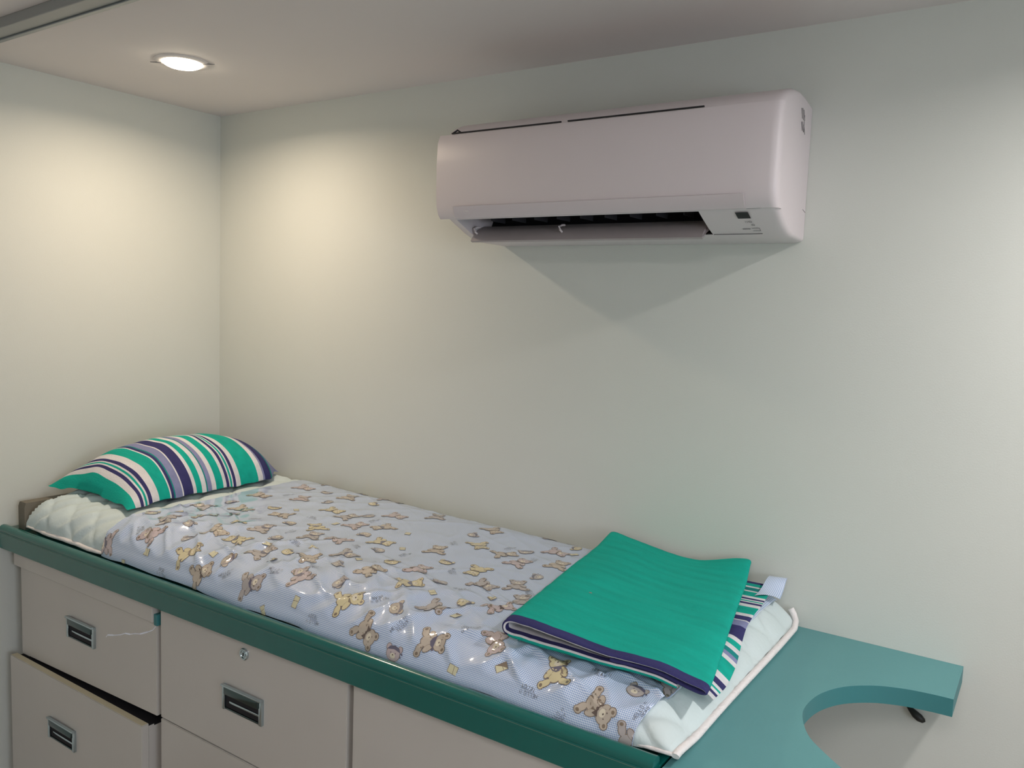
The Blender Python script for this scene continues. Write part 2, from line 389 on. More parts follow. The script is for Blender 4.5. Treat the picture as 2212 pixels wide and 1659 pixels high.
# clear plastic sheet printed with teddy bears
SHX0, SHX1 = .452, 1.862
def wr(x, s):
    "wrinkles of the stiff plastic film"
    f = sstep(S_FR-.19, S_FR+.0, s)
    h = .0016*nz_(x*7, s*7, 1)+.0009*nz_(x*19, s*11, 2)
    h += .0012*nz_(x*26, s*5, 12)*sstep(1.2, .5, x)
    rdg = 1-abs(nz_(x*5+s*3, s*7-x*2, 7))*2
    c1_ = max(0, 1-abs(nz_(x*6.5+s*4, s*5+x*3, 21))*5); c2_ = max(0, 1-abs(nz_(x*9-s*9, s*8+2, 31))*6)
    c3_ = max(0, 1-abs(nz_(x*3.2+s*2, s*13-x*5, 41))*7)
    h += (.2+.8*f)*(.0062*c1_**1.3+.0050*c2_**1.3)+(.15+.85*f)*.0062*c3_**1.2
    h += f*(.0030*nz_(x*9+s*3, s*6, 4)+.0028*max(0, rdg)**3+.0020*nz_(x*24-s*8, s*14, 8))
    h += sstep(SLEN-.09, SLEN, s)*.0030*nz_(x*11, 0, 6)
    return h
def sheet_pt(x, s, off=0):
    y, z, ny, nz = base(x, s)
    h = max(.0090+wr(x, s), quilt_h(x, s)+.0016)
    lim = .0082+.012*sstep(SLEN-.02, SLEN-.06, s)
    if x > 1.46: lim = min(lim, .0112+.010*max(sstep(.60, .63, s), sstep(1.52, 1.46, x)))
    h = min(h, lim)+off
    return (x, y+ny*h*(1 if s > .1 else 0), z+nz*h)
def sx0(s): return SHX0+.010*nz_(s*8, 2)+.02*sstep(.2, .5, s)*(1-sstep(.55, .7, s))
def sx1(s): return SHX1-.018*sstep(.6, .72, s)+.004*nz_(s*9, 5)
def hem(x): return SLEN+.004*nz_(x*6, 9)-.001
S0 = .072
def sheet_uv(u, v):
    s = S0+(SLEN-S0)*v; x = sx0(s)+(sx1(s)-sx0(s))*u
    return x, s
def sheet_f(u, v, off=0):
    x, s = sheet_uv(u, v)
    p = sheet_pt(x, s, off)
    if v > .90:
        k = (v-.90)/.10; q_ = nz_(x*6, 9); g_ = nz_(x*13, 19)
        p = (p[0], p[1]+k*.0035*g_, p[2]+k*k*(.0012-.007*q_+.003*g_))
    return p
bm = bmesh.new(); US = rng(0, 1, 340); VS = rng(0, 1, 170)
V, V_ = shell(bm, sheet_f, US, VS, .0005)
uvl = bm.loops.layers.uv.new('UVMap')
idx = {}
for i, u in enumerate(US):
    for j, v in enumerate(VS): idx[V[i][j]] = idx[V_[i][j]] = sheet_uv(u, v)
for f in bm.faces:
    for l in f.loops: l[uvl].uv = idx[l.vert]
fixn(bm)
# printed film: pale blue ground with a fine gingham of blue dots
def film(name, col, dots=False):
    M = mat(name, col, .42, coat=1, crough=.07)
    nt = M.node_tree; N = nt.nodes; L = nt.links; B = N['Principled BSDF']
    B.inputs['Coat IOR'].default_value = 1.55
    if dots:
        tc = N.new('ShaderNodeTexCoord'); sp = N.new('ShaderNodeSeparateXYZ'); L.new(tc.outputs['UV'], sp.inputs[0])
        def mth(op, a, b=None):
            n = N.new('ShaderNodeMath'); n.operation = op
            for i, q in enumerate((a, b)):
                if q is None: continue
                if isinstance(q, (int, float)): n.inputs[i].default_value = q
                else: L.new(q, n.inputs[i])
            return n.outputs[0]
        p = .0029
        gx = mth('LESS_THAN', mth('FRACT', mth('DIVIDE', sp.outputs[0], p)), .52)
        gy = mth('LESS_THAN', mth('FRACT', mth('DIVIDE', sp.outputs[1], p)), .52)
        both = mth('MULTIPLY', gx, gy); some = mth('MAXIMUM', gx, gy)
        f = mth('ADD', mth('MULTIPLY', both, .70), mth('MULTIPLY', some, .30))
        mx = N.new('ShaderNodeMix'); mx.data_type = 'RGBA'
        mx.inputs[6].default_value = rgb(222, 230, 243); mx.inputs[7].default_value = rgb(114, 148, 197)
        L.new(f, mx.inputs[0]); L.new(mx.outputs[2], B.inputs['Base Color'])
    return M
SHM = [film('film_gingham', rgb(186, 202, 222), True), film('print_outline', rgb(128, 112, 96)), film('print_taupe', rgb(188, 175, 160)),
       film('print_yellow', rgb(208, 196, 156)), film('print_pink', rgb(190, 174, 176)), film('print_grey', rgb(176, 168, 166)),
       film('print_cream', rgb(222, 212, 190)), film('print_navy', rgb(96, 92, 112)), film('print_brown', rgb(96, 80, 74)), film('print_ink', rgb(100, 104, 112)), film('print_book', rgb(212, 206, 172))]
CI = {'t': 2, 'y': 3, 'p': 4, 'g': 5}
def put(bm, x, s, off, q):
    return bm.verts.new(sheet_pt(x, s, .0011+off))
class Pen:
    def __init__(self, x, s, ang, sc=1): self.x, self.s, self.c, self.n, self.k = x, s, math.cos(ang), math.sin(ang), sc
    def to(self, a, b, off):      # local a to the right, b up; sheet up is away from the camera (smaller s)
        a *= self.k; b *= self.k
        X = self.x+a*self.c-b*self.n; S = self.s-(a*self.n+b*self.c)
        S = min(max(S, .03), SLEN-.002); X = min(max(X, sx0(S)+.001), sx1(S)-.001)
        return bm.verts.new(sheet_pt(X, S, .0009+off))
    def ell(self, cx, cy, rx, ry, mi, off, rot=0, n=16):
        cr_, sr = math.cos(rot), math.sin(rot)
        cen = self.to(cx, cy, off); rings = []
        for f in (.5, 1):
            rings.append([self.to(cx+f*(rx*math.cos(t)*cr_-ry*math.sin(t)*sr), cy+f*(rx*math.cos(t)*sr+ry*math.sin(t)*cr_), off) for t in [k*2*math.pi/n for k in range(n)]])
        for i in range(n):
            j = (i+1) % n
            F(cen, rings[0][i], rings[0][j], mi=mi); F(rings[0][i], rings[1][i], rings[1][j], rings[0][j], mi=mi)
    def poly(self, pts, mi, off):
        cen = self.to(sum(p[0] for p in pts)/len(pts), sum(p[1] for p in pts)/len(pts), off)
        r = [self.to(a, b, off) for a, b in pts]
        for i in range(len(r)): F(cen, r[i], r[(i+1) % len(r)], mi=mi)
    def line(self, a, b, w, mi, off):
        dx, dy = b[0]-a[0], b[1]-a[1]; l = math.hypot(dx, dy) or 1e-6; nx, ny = -dy/l*w/2, dx/l*w/2
        self.poly([(a[0]+nx, a[1]+ny), (b[0]+nx, b[1]+ny), (b[0]-nx, b[1]-ny), (a[0]-nx, a[1]-ny)], mi, off)
def F(*v, mi=0):
    try: f = bm.faces.new(v)
    except ValueError: return
    f.material_index = mi
    f.normal_update()
    if f.normal.z < 0 or (f.normal.z < .15 and f.normal.y > 0): f.normal_flip()
e = .00012
def bear(p, c):
    o = .0011
    E_ = [(-.0125,.0395,.0062,.0062,0),(.0125,.0395,.0062,.0062,0),(0,.030,.0155,.0125,0),(0,.006,.0125,.0150,0),(-.013,.010,.0055,.0105,-.7),(.013,.010,.0055,.0105,.7),(-.0165,-.008,.0100,.0062,.5),(.0165,-.008,.0100,.0062,-.5),(-.0240,-.0110,.0058,.0068,0),(.0240,-.0110,.0058,.0068,0)]
    for q in E_: p.ell(q[0], q[1], q[2]+o, q[3]+o, 1, 0, q[4])
    for k, q in enumerate(E_):
        if k in (4, 5): p.ell(q[0], q[1], q[2]+.0005, q[3]+.0005, 1, e*1.4, q[4], 12)
        p.ell(q[0], q[1], q[2]-.0002, q[3]-.0002, c, e*(2 if k in (4, 5) else 1), q[4])
    for sgn in (-1, 1):
        p.ell(sgn*.0125, .0402, .0030, .0030, 1, e*2, 0, 10); p.ell(sgn*.0245, -.0112, .0030, .0036, 1, e*2, 0, 10)
        p.ell(sgn*.0055, .0330, .0010, .0012, 8, e*3, 0, 8)
    p.ell(0, .0265, .0068, .0052, 6, e*2); p.ell(0, .0285, .0018, .0013, 8, e*3, 0, 8)
def dress(p, kind):
    if kind == 0:   # neckerchief
        p.poly([(-.0125, .0205), (.0125, .0205), (.0075, .0135), (0, .0100), (-.0075, .0135)], 7, e*4); p.ell(.0145, .0205, .0032, .0024, 7, e*4, .4, 8)
    elif kind == 1: # bow
        p.poly([(0, .0165), (-.010, .0225), (-.0115, .0115)], 8, e*4); p.poly([(0, .0165), (.010, .0225), (.0115, .0115)], 8, e*4); p.ell(0, .0165, .0026, .0026, 8, e*5, 0, 8)
    else: p.poly([(-.0105, .0190), (.0105, .0190), (.007, .0140), (-.007, .0140)], 1, e*4)
def head(p, c):
    o = .0010
    E_ = [(-.0135,.009,.0052,.0052,0),(.0135,.009,.0052,.0052,0),(0,0,.0158,.0120,0)]
    for q in E_: p.ell(q[0], q[1], q[2]+o, q[3]+o, 1, 0)
    for q in E_: p.ell(q[0], q[1], q[2], q[3], c, e)
    p.ell(0, -.0035, .0062, .0046, 6, e*2); p.ell(0, -.0018, .0018, .0012, 8, e*3, 0, 8)
    for sgn in (-1, 1): p.ell(sgn*.0055, .0015, .0010, .0012, 8, e*3, 0, 8)
    p.poly([(-.0165, .0045), (-.0110, .0105), (0, .0135), (.0110, .0105), (.0165, .0045), (0, .0075)], 7, e*3)
    p.poly([(.0155, .0040), (.0225, .0015), (.0215, .0050)], 7, e*3); p.poly([(.0155, .0040), (.0200, -.0030), (.0172, -.0032)], 7, e*3)
G = {'H': '03 25 14', 'E': '03 02 14 35', 'L': '03 35', 'O': '02 24 45 53 30', 'B': '02 24 41 15 53', 'A': '', 'R': '', 'T': '', 'D': '', 'Y': '', '!': ''}
GL = {'H': [((0,0),(0,2)), ((1,0),(1,2)), ((0,1),(1,1))], 'E': [((0,0),(0,2)), ((0,0),(1,0)), ((0,1),(.8,1)), ((0,2),(1,2))], 'L': [((0,0),(0,2)), ((0,0),(1,0))],
      'O': [((.2,0),(.8,0)), ((.8,0),(1,.5)), ((1,.5),(1,1.5)), ((1,1.5),(.8,2)), ((.8,2),(.2,2)), ((.2,2),(0,1.5)), ((0,1.5),(0,.5)), ((0,.5),(.2,0))],
      'B': [((0,0),(0,2)), ((0,0),(.8,0)), ((.8,0),(1,.5)), ((1,.5),(.8,1)), ((0,1),(.8,1)), ((.8,1),(1,1.5)), ((1,1.5),(.8,2)), ((0,2),(.8,2))],
      'A': [((0,0),(.5,2)), ((.5,2),(1,0)), ((.2,.7),(.8,.7))], 'R': [((0,0),(0,2)), ((0,2),(.8,2)), ((.8,2),(1,1.5)), ((1,1.5),(.8,1)), ((0,1),(.8,1)), ((.5,1),(1,0))],
      'T': [((.5,0),(.5,2)), ((0,2),(1,2))], 'D': [((0,0),(0,2)), ((0,2),(.6,2)), ((.6,2),(1,1.4)), ((1,1.4),(1,.6)), ((1,.6),(.6,0)), ((0,0),(.6,0))],
      'Y': [((.5,0),(.5,1)), ((.5,1),(0,2)), ((.5,1),(1,2))], '!': [((.3,.6),(.3,2)), ((.3,0),(.3,.2))]}
def text(p, rows):
    for r, t_ in enumerate(rows):
        W_ = len(t_)*.0050; x = -W_/2; y = .0015-r*.0085
        for ch in t_:
            if ch == '!': adv = .0028
            elif ch == ' ': adv = .003
            else: adv = .0050
            for a, b in GL.get(ch, []):
                p.line((x+a[0]*.0034, y+a[1]*.0030), (x+b[0]*.0034, y+b[1]*.0030), .0007, 9, e)
            x += adv
def book(p):
    p.poly([(-.0075,-.011),(.0075,-.011),(.0075,.011),(-.0075,.011)], 1, 0); p.poly([(-.0066,-.0101),(.0066,-.0101),(.0066,.0101),(-.0066,.0101)], 10, e)
    p.line((-.0066,.001), (.0066,.003), .0009, 1, e*2)
MOT = '''Bt,0.51,0.3 Hg,0.525,0.396 Bg,0.525,0.472 Bt,0.585,0.416 Hy,0.65,0.36 Bp,0.63,0.252 Hg,0.62,0.152 Bp,0.525,0.156 Bg,0.545,0.068 Bt,0.705,0.152 Hg,0.705,0.22 Hy,0.69,0.072 Bp,0.765,0.072 Hg,0.83,0.072 By,0.76,0.268 Hy,0.795,0.144 Hg,0.635,0.468 Bt,0.595,0.536 Ht,0.49,0.6 Bg,0.555,0.596 Hg,0.635,0.596 Bt,0.71,0.584 Hy,0.71,0.512 Bt,0.725,0.384 Ht,0.785,0.42 Bg,0.78,0.508 By,0.865,0.408 Bg,0.84,0.296 Hg,0.875,0.244 Bp,0.91,0.192 Hy,0.87,0.036 Bg,1.005,0.132 Bp,0.91,0.336 Bt,0.975,0.28 Bp,0.6,0.66 Hg,0.69,0.636 By,0.805,0.58 Hg,0.855,0.52 Bg,0.905,0.468 Bp,0.98,0.44 Ht,0.98,0.364 By,1.035,0.38 Bp,0.955,0.004 Hg,1.085,0.428 Bp,0.475,0.704 By,0.735,0.68 Ht,0.86,0.656 Bg,0.905,0.616 Hy,0.955,0.576 Bt,1.01,0.564 Bg,1.045,0.5 Bt,1.18,0.348 Hg,1.095,0.564 Hy,1.165,0.476 Bt,1.175,0.56 Bt,0.81,0.708 Bg,0.965,0.692 Bp,1.08,0.644 Hg,1.16,0.62 By,1.265,0.552 Bp,1.24,0.48 Hg,1.315,0.496 Hy,1.245,0.392 Bg,1.375,0.596 By,1.215,0.664 Ht,1.33,0.64 Bt,1.295,0.692 Bt,1.435,0.68 T1,0.69,0.72 T1,0.895,0.684 T2,1.015,0.652 T2,1.07,0.6 T1,1.275,0.632 T2,1.17,0.708 T2,1.37,0.668 K,0.545,0.732 K,0.62,0.696 K,1.035,0.724 K,1.115,0.692 K,0.815,0.656 K,1.05,0.292 T2,0.7,0.464 T1,0.785,0.352 T2,0.84,0.464 T1,0.915,0.272 K,0.865,0.348 K,0.885,0.572 K,0.98,0.524 T2,0.92,0.524 T1,1.145,0.416 K,1.115,0.384 K,1.11,0.516 T1,1.03,0.444 K,0.705,0.332 T1,0.635,0 T2,0.57,0.248 K,0.53,0.552 T1,0.54,0.656 K,0.96,0.62 Bg,1.375,0.444 Hg,1.445,0.336 Bg,1.445,0.416 Bt,1.3,0.268 Hg,1.335,0.212 Bp,1.375,0.16 Bt,1.44,0.252 Bp,1.365,0.3 By,1.325,0.376 Hg,1.165,0.188 Bt,1.17,0.116 By,1.225,0.044 Hg,1.31,0.068 Hy,1.405,0.1 By,1.22,0.24 Bp,1.475,0.54 Hy,1.415,0.548 Bg,1.5,0.476 Bp,1.55,0.628 Hg,1.63,0.6 By,1.69,0.668 Bt,1.765,0.685 Hp,1.38,0.716 K,1.44,0.492 K,1.44,0.604 K,1.345,0.556 K,1.595,0.68 K,1.51,0.708 T2,1.49,0.632 T2,1.655,0.7 T1,1.375,0.496 T2,1.295,0.432 T1,1.18,0.28 T1,1.37,0.068 K,1.425,0.148 T2,1.38,0.248 T1,1.485,0.428 T2,1.29,0.216 T1,1.755,0.634 Hg,1.815,0.640 Bp,1.845,0.596 T1,1.845,0.672 T2,1.72,0.72 Bg,1.83,0.724'''
rd = random.Random(11)
FIX = {(1.69,.668): (.35, 0), (1.765,.685): (-2.0, 1), (1.815,.640): (-.35, 0), (1.755,.634): (0, 0), (1.655,.7): (3.14, 0), (1.845,.672): (1.35, 0), (1.17,.708): (3.14, 0), (1.295,.692): (-2.1, 1), (1.435,.68): (-1.4, 0), (1.215,.664): (-.9, 2), (1.33,.64): (-.9, 0), (1.55,.628): (-2.6, 2), (.965,.692): (-1.2, 0), (.81,.708): (-.9, 1), (.735,.68): (-.8, 2), (1.37,.668): (1.3, 0), (1.49,.632): (-2.2, 0)}
for q in MOT.split():
    k, X, S = q.split(','); X, S = float(X), float(S)
    a = rd.choice((0, .5, 1.1, 1.8, 2.5, 3.2, 4, 4.7, 5.5))+rd.uniform(-.2, .2); kind = rd.choice((0, 1, 2))
    if (X, S) in FIX: a, kind = FIX[(X, S)]
    if S < .05: continue
    if k[0] == 'B': p = Pen(X, S, a, .92); bear(p, CI[k[1]]); dress(p, kind)
    elif k[0] == 'H': head(Pen(X, S, a, .95), CI[k[1]])
    elif k[0] == 'K': book(Pen(X, S, a, .9))
    else: text(Pen(X, S, a, 1.0), ('HELLO !!', 'BEAR' if k == 'T1' else 'TEDDY'))
o = obj('plastic_sheet', bm, SHM, None, 80)
tag(o, 'glossy pale blue plastic sheet printed with teddy bears spread over the quilt', 'plastic sheet')
# lifted back corner of the sheet curling by the wall
bm = bmesh.new(); us = rng(0, 1, 16); vs2 = rng(0, 1, 14)
def curl(u, v):
    a = v*3.6; r = .009*(1-.25*u)
    return (1.842+u*.036, -.012-.100*(1-v)*(1-.55*u)-.001, .9945+.006*u+r*(1-math.cos(a))*.9*sstep(0, 1, v)-.020*u*u*(1-v))
grid(bm, curl, us, vs2); uvl = bm.loops.layers.uv.new('UVMap')
for f in bm.faces:
    for l in f.loops: l[uvl].uv = (l.vert.co.x, l.vert.co.y+l.vert.co.z)
q = obj('curled_corner', bm, [SHM[0]], o, 80)

# ---------------------------------------------------------------- pillow
ST = [(-.60,'G'),(-.556,'W'),(-.541,'N'),(-.5325,'W'),(-.528,'G'),(-.5225,'W'),(-.518,'N'),(-.508,'W'),(-.488,'G'),(-.456,'W'),(-.452,'N'),(-.444,'A'),(-.440,'L'),(-.419,'W'),(-.415,'N'),(-.386,'W'),(-.376,'G'),(-.359,'W'),(-.345,'A'),(-.341,'L'),(-.328,'W'),(-.314,'G'),(-.291,'W'),(-.281,'N'),(-.272,'W'),(-.268,'G'),(-.262,'W'),(-.258,'N'),(-.249,'W'),(-.234,'G'),(-.174,'W'),(-.157,'L'),(-.150,'N'),(-.118,'A'),(-.108,'L'),(.1,'L')]
KEY = {'G': 0, 'W': 1, 'N': 2, 'L': 3, 'A': 4}; TW = [GREEN, WHT, NAVY, LAV, AQUA]
def stripe(y, T):
    i = bisect.bisect_right([a for a, _ in T], y)-1
    return KEY[T[max(0, i)][1]]
PY0, PY1, PX0, PX1, PZ = -.578, -.018, .040, .425, 1.017
ys = sorted(set(rng(PY0, PY1, 60)+[a for a, _ in ST if PY0 < a < PY1]))
PYS = [ys[0]]
for y in ys[1:]:
    if y-PYS[-1] > .0012: PYS.append(y)
    elif any(abs(y-a) < 1e-9 for a, _ in ST): PYS[-1] = y
def pillow(u, y, sgn):
    v = (y-PY0)/(PY1-PY0)*2-1
    xr = PX1-.105*sstep(.45, 1, v)**1.5; xl = PX0+.015*sstep(.3, 1, v); cxx, hx = (xl+xr)/2, (xr-xl)/2
    pin = 1-.085*(1-abs(v)**2.2)*0-.06*(1-v*v)*(1-abs(u)**3)*0
    X = cxx+hx*u*(1-.055*(1-v*v)) + .012*(1-v*v)*0
    Y = y+ (0.020*(1-u*u)*(-v)*abs(v)**3)
    tt = max(0, (1-abs(u)**2.3))**.62*max(0, (1-abs(v)**2.6))**.66
    if sgn > 0: h = .124*tt+.004*nz_(X*14, Y*14, 3)*min(1, tt*3)
    else: h = -.0015*tt
    edge = (1-max(0, min(1, tt*5)))
    h += edge*(.006*nz_(X*10, Y*22, 8)+.010*nz_(X*17, Y*12, 18)*sstep(-.55, -.9, v))
    if v < -.7 and sgn > 0: h += .012*sstep(-.7, -.95, v)*math.exp(-((u+.15)/.25)**2)*(1-abs(u))
    z0 = PZ-.007*sstep(.85, 1, abs(v))*sstep(.8, 1, abs(u))
    return (max(.004, X), min(-.006, Y), z0+h)
bm = bmesh.new(); us = [math.sin(t) for t in rng(-math.pi/2, math.pi/2, 56)]
Vt = [[bm.verts.new(pillow(u, y, 1)) for y in PYS] for u in us]
Vb = [[Vt[i][j] if i in (0, len(us)-1) or j in (0, len(PYS)-1) else bm.verts.new(pillow(u, y, -1)) for j, y in enumerate(PYS)] for i, u in enumerate(us)]
for V in (Vt, Vb):
    for i in range(len(us)-1):
        for j in range(len(PYS)-1):
            try: f = bm.faces.new((V[i][j], V[i+1][j], V[i+1][j+1], V[i][j+1]))
            except ValueError: continue
            f.material_index = stripe((PYS[j]+PYS[j+1])/2, ST)
fixn(bm)
tag(obj('pillow', bm, TW, None, 80), 'plump pillow in green, white and navy striped towelling at the head of the bed', 'pillow')

# ---------------------------------------------------------------- folded towel
tw = thing('folded_towel', 'folded green bath towel with navy hem and striped lining on the foot of the bed', 'towel', (1.72, -.33, 1.0))
FLc, FRc, BLc, BRc = (1.574, -.604), (1.921, -.572), (1.476, -.030), (1.806, -.022)
def tz(u, v):     # underside height of the towel over the bedding
    x = lerp4(u, v)[0]
    return 1.0035+(.016-.018*x)+.0072
def lerp4(u, v):
    a = [FLc[i]*(1-u)+FRc[i]*u for i in (0, 1)]; b = [BLc[i]*(1-u)+BRc[i]*u for i in (0, 1)]
    return a[0]*(1-v)+b[0]*v, a[1]*(1-v)+b[1]*v
def droop(u, v):  # right front corner hangs over the rounded end of the bed, back edge climbs the wall
    x, y = lerp4(u, v)
    return -.014*sstep(1.83, 1.925, x)*sstep(.75, .2, v)+sstep(.84, 1, v)*(.006*sstep(.18, 0, u)+.022*sstep(.6, 1, u)-.004*math.sin(3.14*u))+.003*nz_(x*9, y*5, 2)
# centre line of the folded cloth in (u, height)
TL = [(.55, .0190), (.70, .0190), (.90, .0180), (.965, .0185), (.988, .0225), (.987, .0295), (.962, .0325), (.90, .0325), (.75, .0305), (.60, .0300), (.45, .0310), (.30, .0325), (.15, .0340), (.06, .0345), (.028, .0335), (.008, .0285), (.000, .0200), (.008, .0120), (.030, .0085), (.06, .0070), (.15, .0065), (.30, .0070), (.45, .0065), (.60, .0070), (.75, .0070), (.86, .0070)]
TLc = [(u_, h_*(.92-.30*sstep(.12, .60, u_))) for u_, h_ in chaikin(TL, 2)]
def tow_pt(k, v, side):   # side: +1 the outer face, -1 the inner face
    p = TLc[k]; a = TLc[max(0, k-1)]; b = TLc[min(len(TLc)-1, k+1)]
    du, dh = (b[0]-a[0])*.37, b[1]-a[1]; l = math.hypot(du, dh) or 1e-6
    nu, nh = -dh/l, du/l      # left of travel
    th = .0048*(.92-.30*sstep(.12, .60, p[0]))*side*(1-.25*sstep(.03, 0, v))*-1*(1+.5*sstep(kf+2, kf+14, k))
    u = p[0]+nu*th/.37; h = p[1]+nh*th
    x, y = lerp4(u, v)
    tuft = .0008*nz_(x*60, y*60, side*3)+.0012*nz_(x*6+y*3, y*34-x*6, 5)
    return (x, y+.002*nz_(u*6, 1), tz(u, v)+h+droop(u, v)+tuft*side*(nh if abs(nh) > .3 else 0))
bm = bmesh.new()
kf = min(range(len(TLc)), key=lambda k: TLc[k][0])
vs3 = sorted(set(rng(0, 1, 56)+[.008, .032, .004, .020]))
n = len(TLc)
O = [[bm.verts.new(tow_pt(k, v, 1)) for v in vs3] for k in range(n)]
I = [[bm.verts.new(tow_pt(k, v, -1)) for v in vs3] for k in range(n)]
kf = min(range(n), key=lambda k: TLc[k][0]+(0 if 10 < k < n-10 else 9))
kr = min(range(n//2), key=lambda k: abs(TLc[k][0]-.988))
def om(k, v):
    if k < kf+2: return 2 if v < .032 else 0
    return 2 if v < .008 and k < kf+10 else 0
for k in range(n-1):
    for j in range(len(vs3)-1):
        f = bm.faces.new((O[k][j], O[k+1][j], O[k+1][j+1], O[k][j+1])); f.material_index = om(k, vs3[j]+1e-6)
        f = bm.faces.new((I[k][j], I[k][j+1], I[k+1][j+1], I[k+1][j])); f.material_index = 2 if vs3[j] < .02 else 1
    m0, m1 = [bm.verts.new(O[q][0].co*(.42-.10*sstep(kf+4, kf+14, q))+I[q][0].co*(.58+.10*sstep(kf+4, kf+14, q))+Vector((0, -.0022, 0))) for q in (k, k+1)] if k == 0 else (m1_, bm.verts.new(O[k+1][0].co*(.42-.10*sstep(kf+4, kf+14, k+1))+I[k+1][0].co*(.58+.10*sstep(kf+4, kf+14, k+1))+Vector((0, -.0022, 0))))
    m1_ = m1
    f = bm.faces.new((O[k][0], m0, m1, O[k+1][0])); f.material_index = 2 if k < kf+8 else 0
    f = bm.faces.new((m0, I[k][0], I[k+1][0], m1)); f.material_index = 2 if k < kr else 1
    f = bm.faces.new((O[k][-1], O[k+1][-1], I[k+1][-1], I[k][-1])); f.material_index = 0
for k in (0, n-1):
    for j in range(len(vs3)-1):
        f = bm.faces.new((O[k][j], O[k][j+1], I[k][j+1], I[k][j]) if k else (O[k][j], I[k][j], I[k][j+1], O[k][j+1])); f.material_index = 1
fixn(bm)
x, y = 1.634, -.372
LINT = mat('brown_lint', rgb(150, 132, 118), .9)
obj('folded_cloth', bm, TW, tw, 80)
bm = bmesh.new(); lathe(bm, (0, 0, 0), [(.0042, 0), (.0030, .0012), (.001, .0016)], n=14)
for v_ in bm.verts: v_.co = Vector((1.625+v_.co.x*1.2, -.397+v_.co.y*.7, tz(.33, .37)+.0312+droop(.33, .37)+v_.co.z))
q = obj('lint_spot', fixn(bm), LINT, tw, 60)
# striped lining showing beyond the right edge
LT = [(0,'W'),(.02,'N'),(.035,'W'),(.05,'G'),(.062,'W'),(.08,'N'),(.115,'W'),(.15,'G'),(.235,'W'),(.262,'L'),(.285,'A'),(.31,'W'),(.335,'G'),(.37,'W'),(.40,'N'),(.49,'L'),(.545,'W'),(.555,'N'),(.60,'W'),(.625,'G'),(.70,'W'),(.735,'N'),(.755,'W'),(.765,'G'),(.775,'W'),(.785,'N'),(.80,'W'),(.82,'G'),(.88,'W'),(.895,'A'),(.93,'W'),(.945,'G'),(.975,'N')]
vv = sorted(set([a for a, _ in LT]+rng(0, 1, 40)))
bm = bmesh.new()
def lin(u, v, t_):
    x0, y0 = lerp4(.60, .03+.945*v); x1, y1 = (1.910-.065*v**1.25+(.005*math.sin(v*9)), -.520+.500*v)
    x = x0+(x1-x0)*u; y = y0+(y1-y0)*u; s_ = .02+.56
    zb = 1.0035+(.016-.018*x)+.0012+.0006*t_*3
    zz = zb-(zb-.945)*max(0, (x-1.868)/.055)**1.4 if x > 1.868 else zb
    return (x, y, zz+.0008*math.sin(v*40)+.002)
A_ = [[bm.verts.new(lin(u, v, 0)) for v in vv] for u in rng(0, 1, 30)]
B_ = [[bm.verts.new(lin(u, v, 1)) for v in vv] for u in rng(0, 1, 30)]
for i in range(30):
    for j in range(len(vv)-1):
        mi = stripe(vv[j]+1e-6, LT)
        bm.faces.new((B_[i][j], B_[i+1][j], B_[i+1][j+1], B_[i][j+1])).material_index = mi
        bm.faces.new((A_[i][j], A_[i][j+1], A_[i+1][j+1], A_[i+1][j])).material_index = mi
for j in range(len(vv)-1): bm.faces.new((A_[30][j], A_[30][j+1], B_[30][j+1], B_[30][j])).material_index = stripe(vv[j]+1e-6, LT)
fixn(bm); obj('striped_lining', bm, TW, tw, 80)

# ---------------------------------------------------------------- air conditioner
ac = thing('air_conditioner', 'white wall mounted split air conditioner with its outlet flap partly open', 'air conditioner', (1.48, -.02, 1.70))
AP = [(-.001,1.697),(-.001,1.966),(-.080,1.970),(-.115,1.969),(-.150,1.964),(-.185,1.954),(-.214,1.941),(-.233,1.926),(-.242,1.905),(-.244,1.86),(-.243,1.80),(-.240,1.768),(-.234,1.750),(-.226,1.741)]
DI = [(-.200,1.7285),(-.165,1.7130),(-.135,1.7025),(-.110,1.6985)]
NT = [(-.222,1.7385),(-.185,1.762),(-.120,1.770),(-.080,1.748),(-.098,1.712),(-.138,1.7035),(-.110,1.6985)]
FULL = AP+DI
def inset(p, d, zc=1.84):
    o = []
    for y, z in p:
        k = min(1, max(0, -y/.06))
        o.append((y+d*k if y < -.06 else y, z+(d*.55 if z < zc else -d*.55)))
    return o
bm = bmesh.new()
X0, X1 = 1.122, 1.873
def taper(bm):
    for v in bm.verts:
        if v.co.x > 1.80: v.co.x -= .014*max(0, 1+v.co.y/.24)*min(1, (v.co.x-1.80)/.06)
loft(bm, [[(x, y, z) for y, z in inset(FULL, d)] for x, d in ((X0, .012), (X0+.003, .005), (X0+.010, .0), (1.150, 0))])
# middle: with the outlet cavity
mid_ = AP+NT
for x0, x1 in ((1.150, 1.722),):
    R_ = loft(bm, [[(x, y, z) for y, z in mid_] for x in (x0, x1)], 0)
    for f in bm.faces:
        c = f.calc_center_median()
        if x0+.01 < c.x < x1-.01 and c.y > -.222 and c.y < -.08 and 1.708 < c.z < 1.775 and len(f.verts) == 4: f.material_index = 1
loft(bm, [[(x, y, z) for y, z in inset(FULL, d)] for x, d in ((1.722, 0), (1.80, 0), (X1-.016, 0), (X1-.0100, .0010), (X1-.0052, .0036), (X1-.0022, .0075), (X1-.0005, .0120), (X1, .017))])
taper(bm); fixn(bm)
casing = obj('casing', bm, [ACW, ACD], ac, 40)
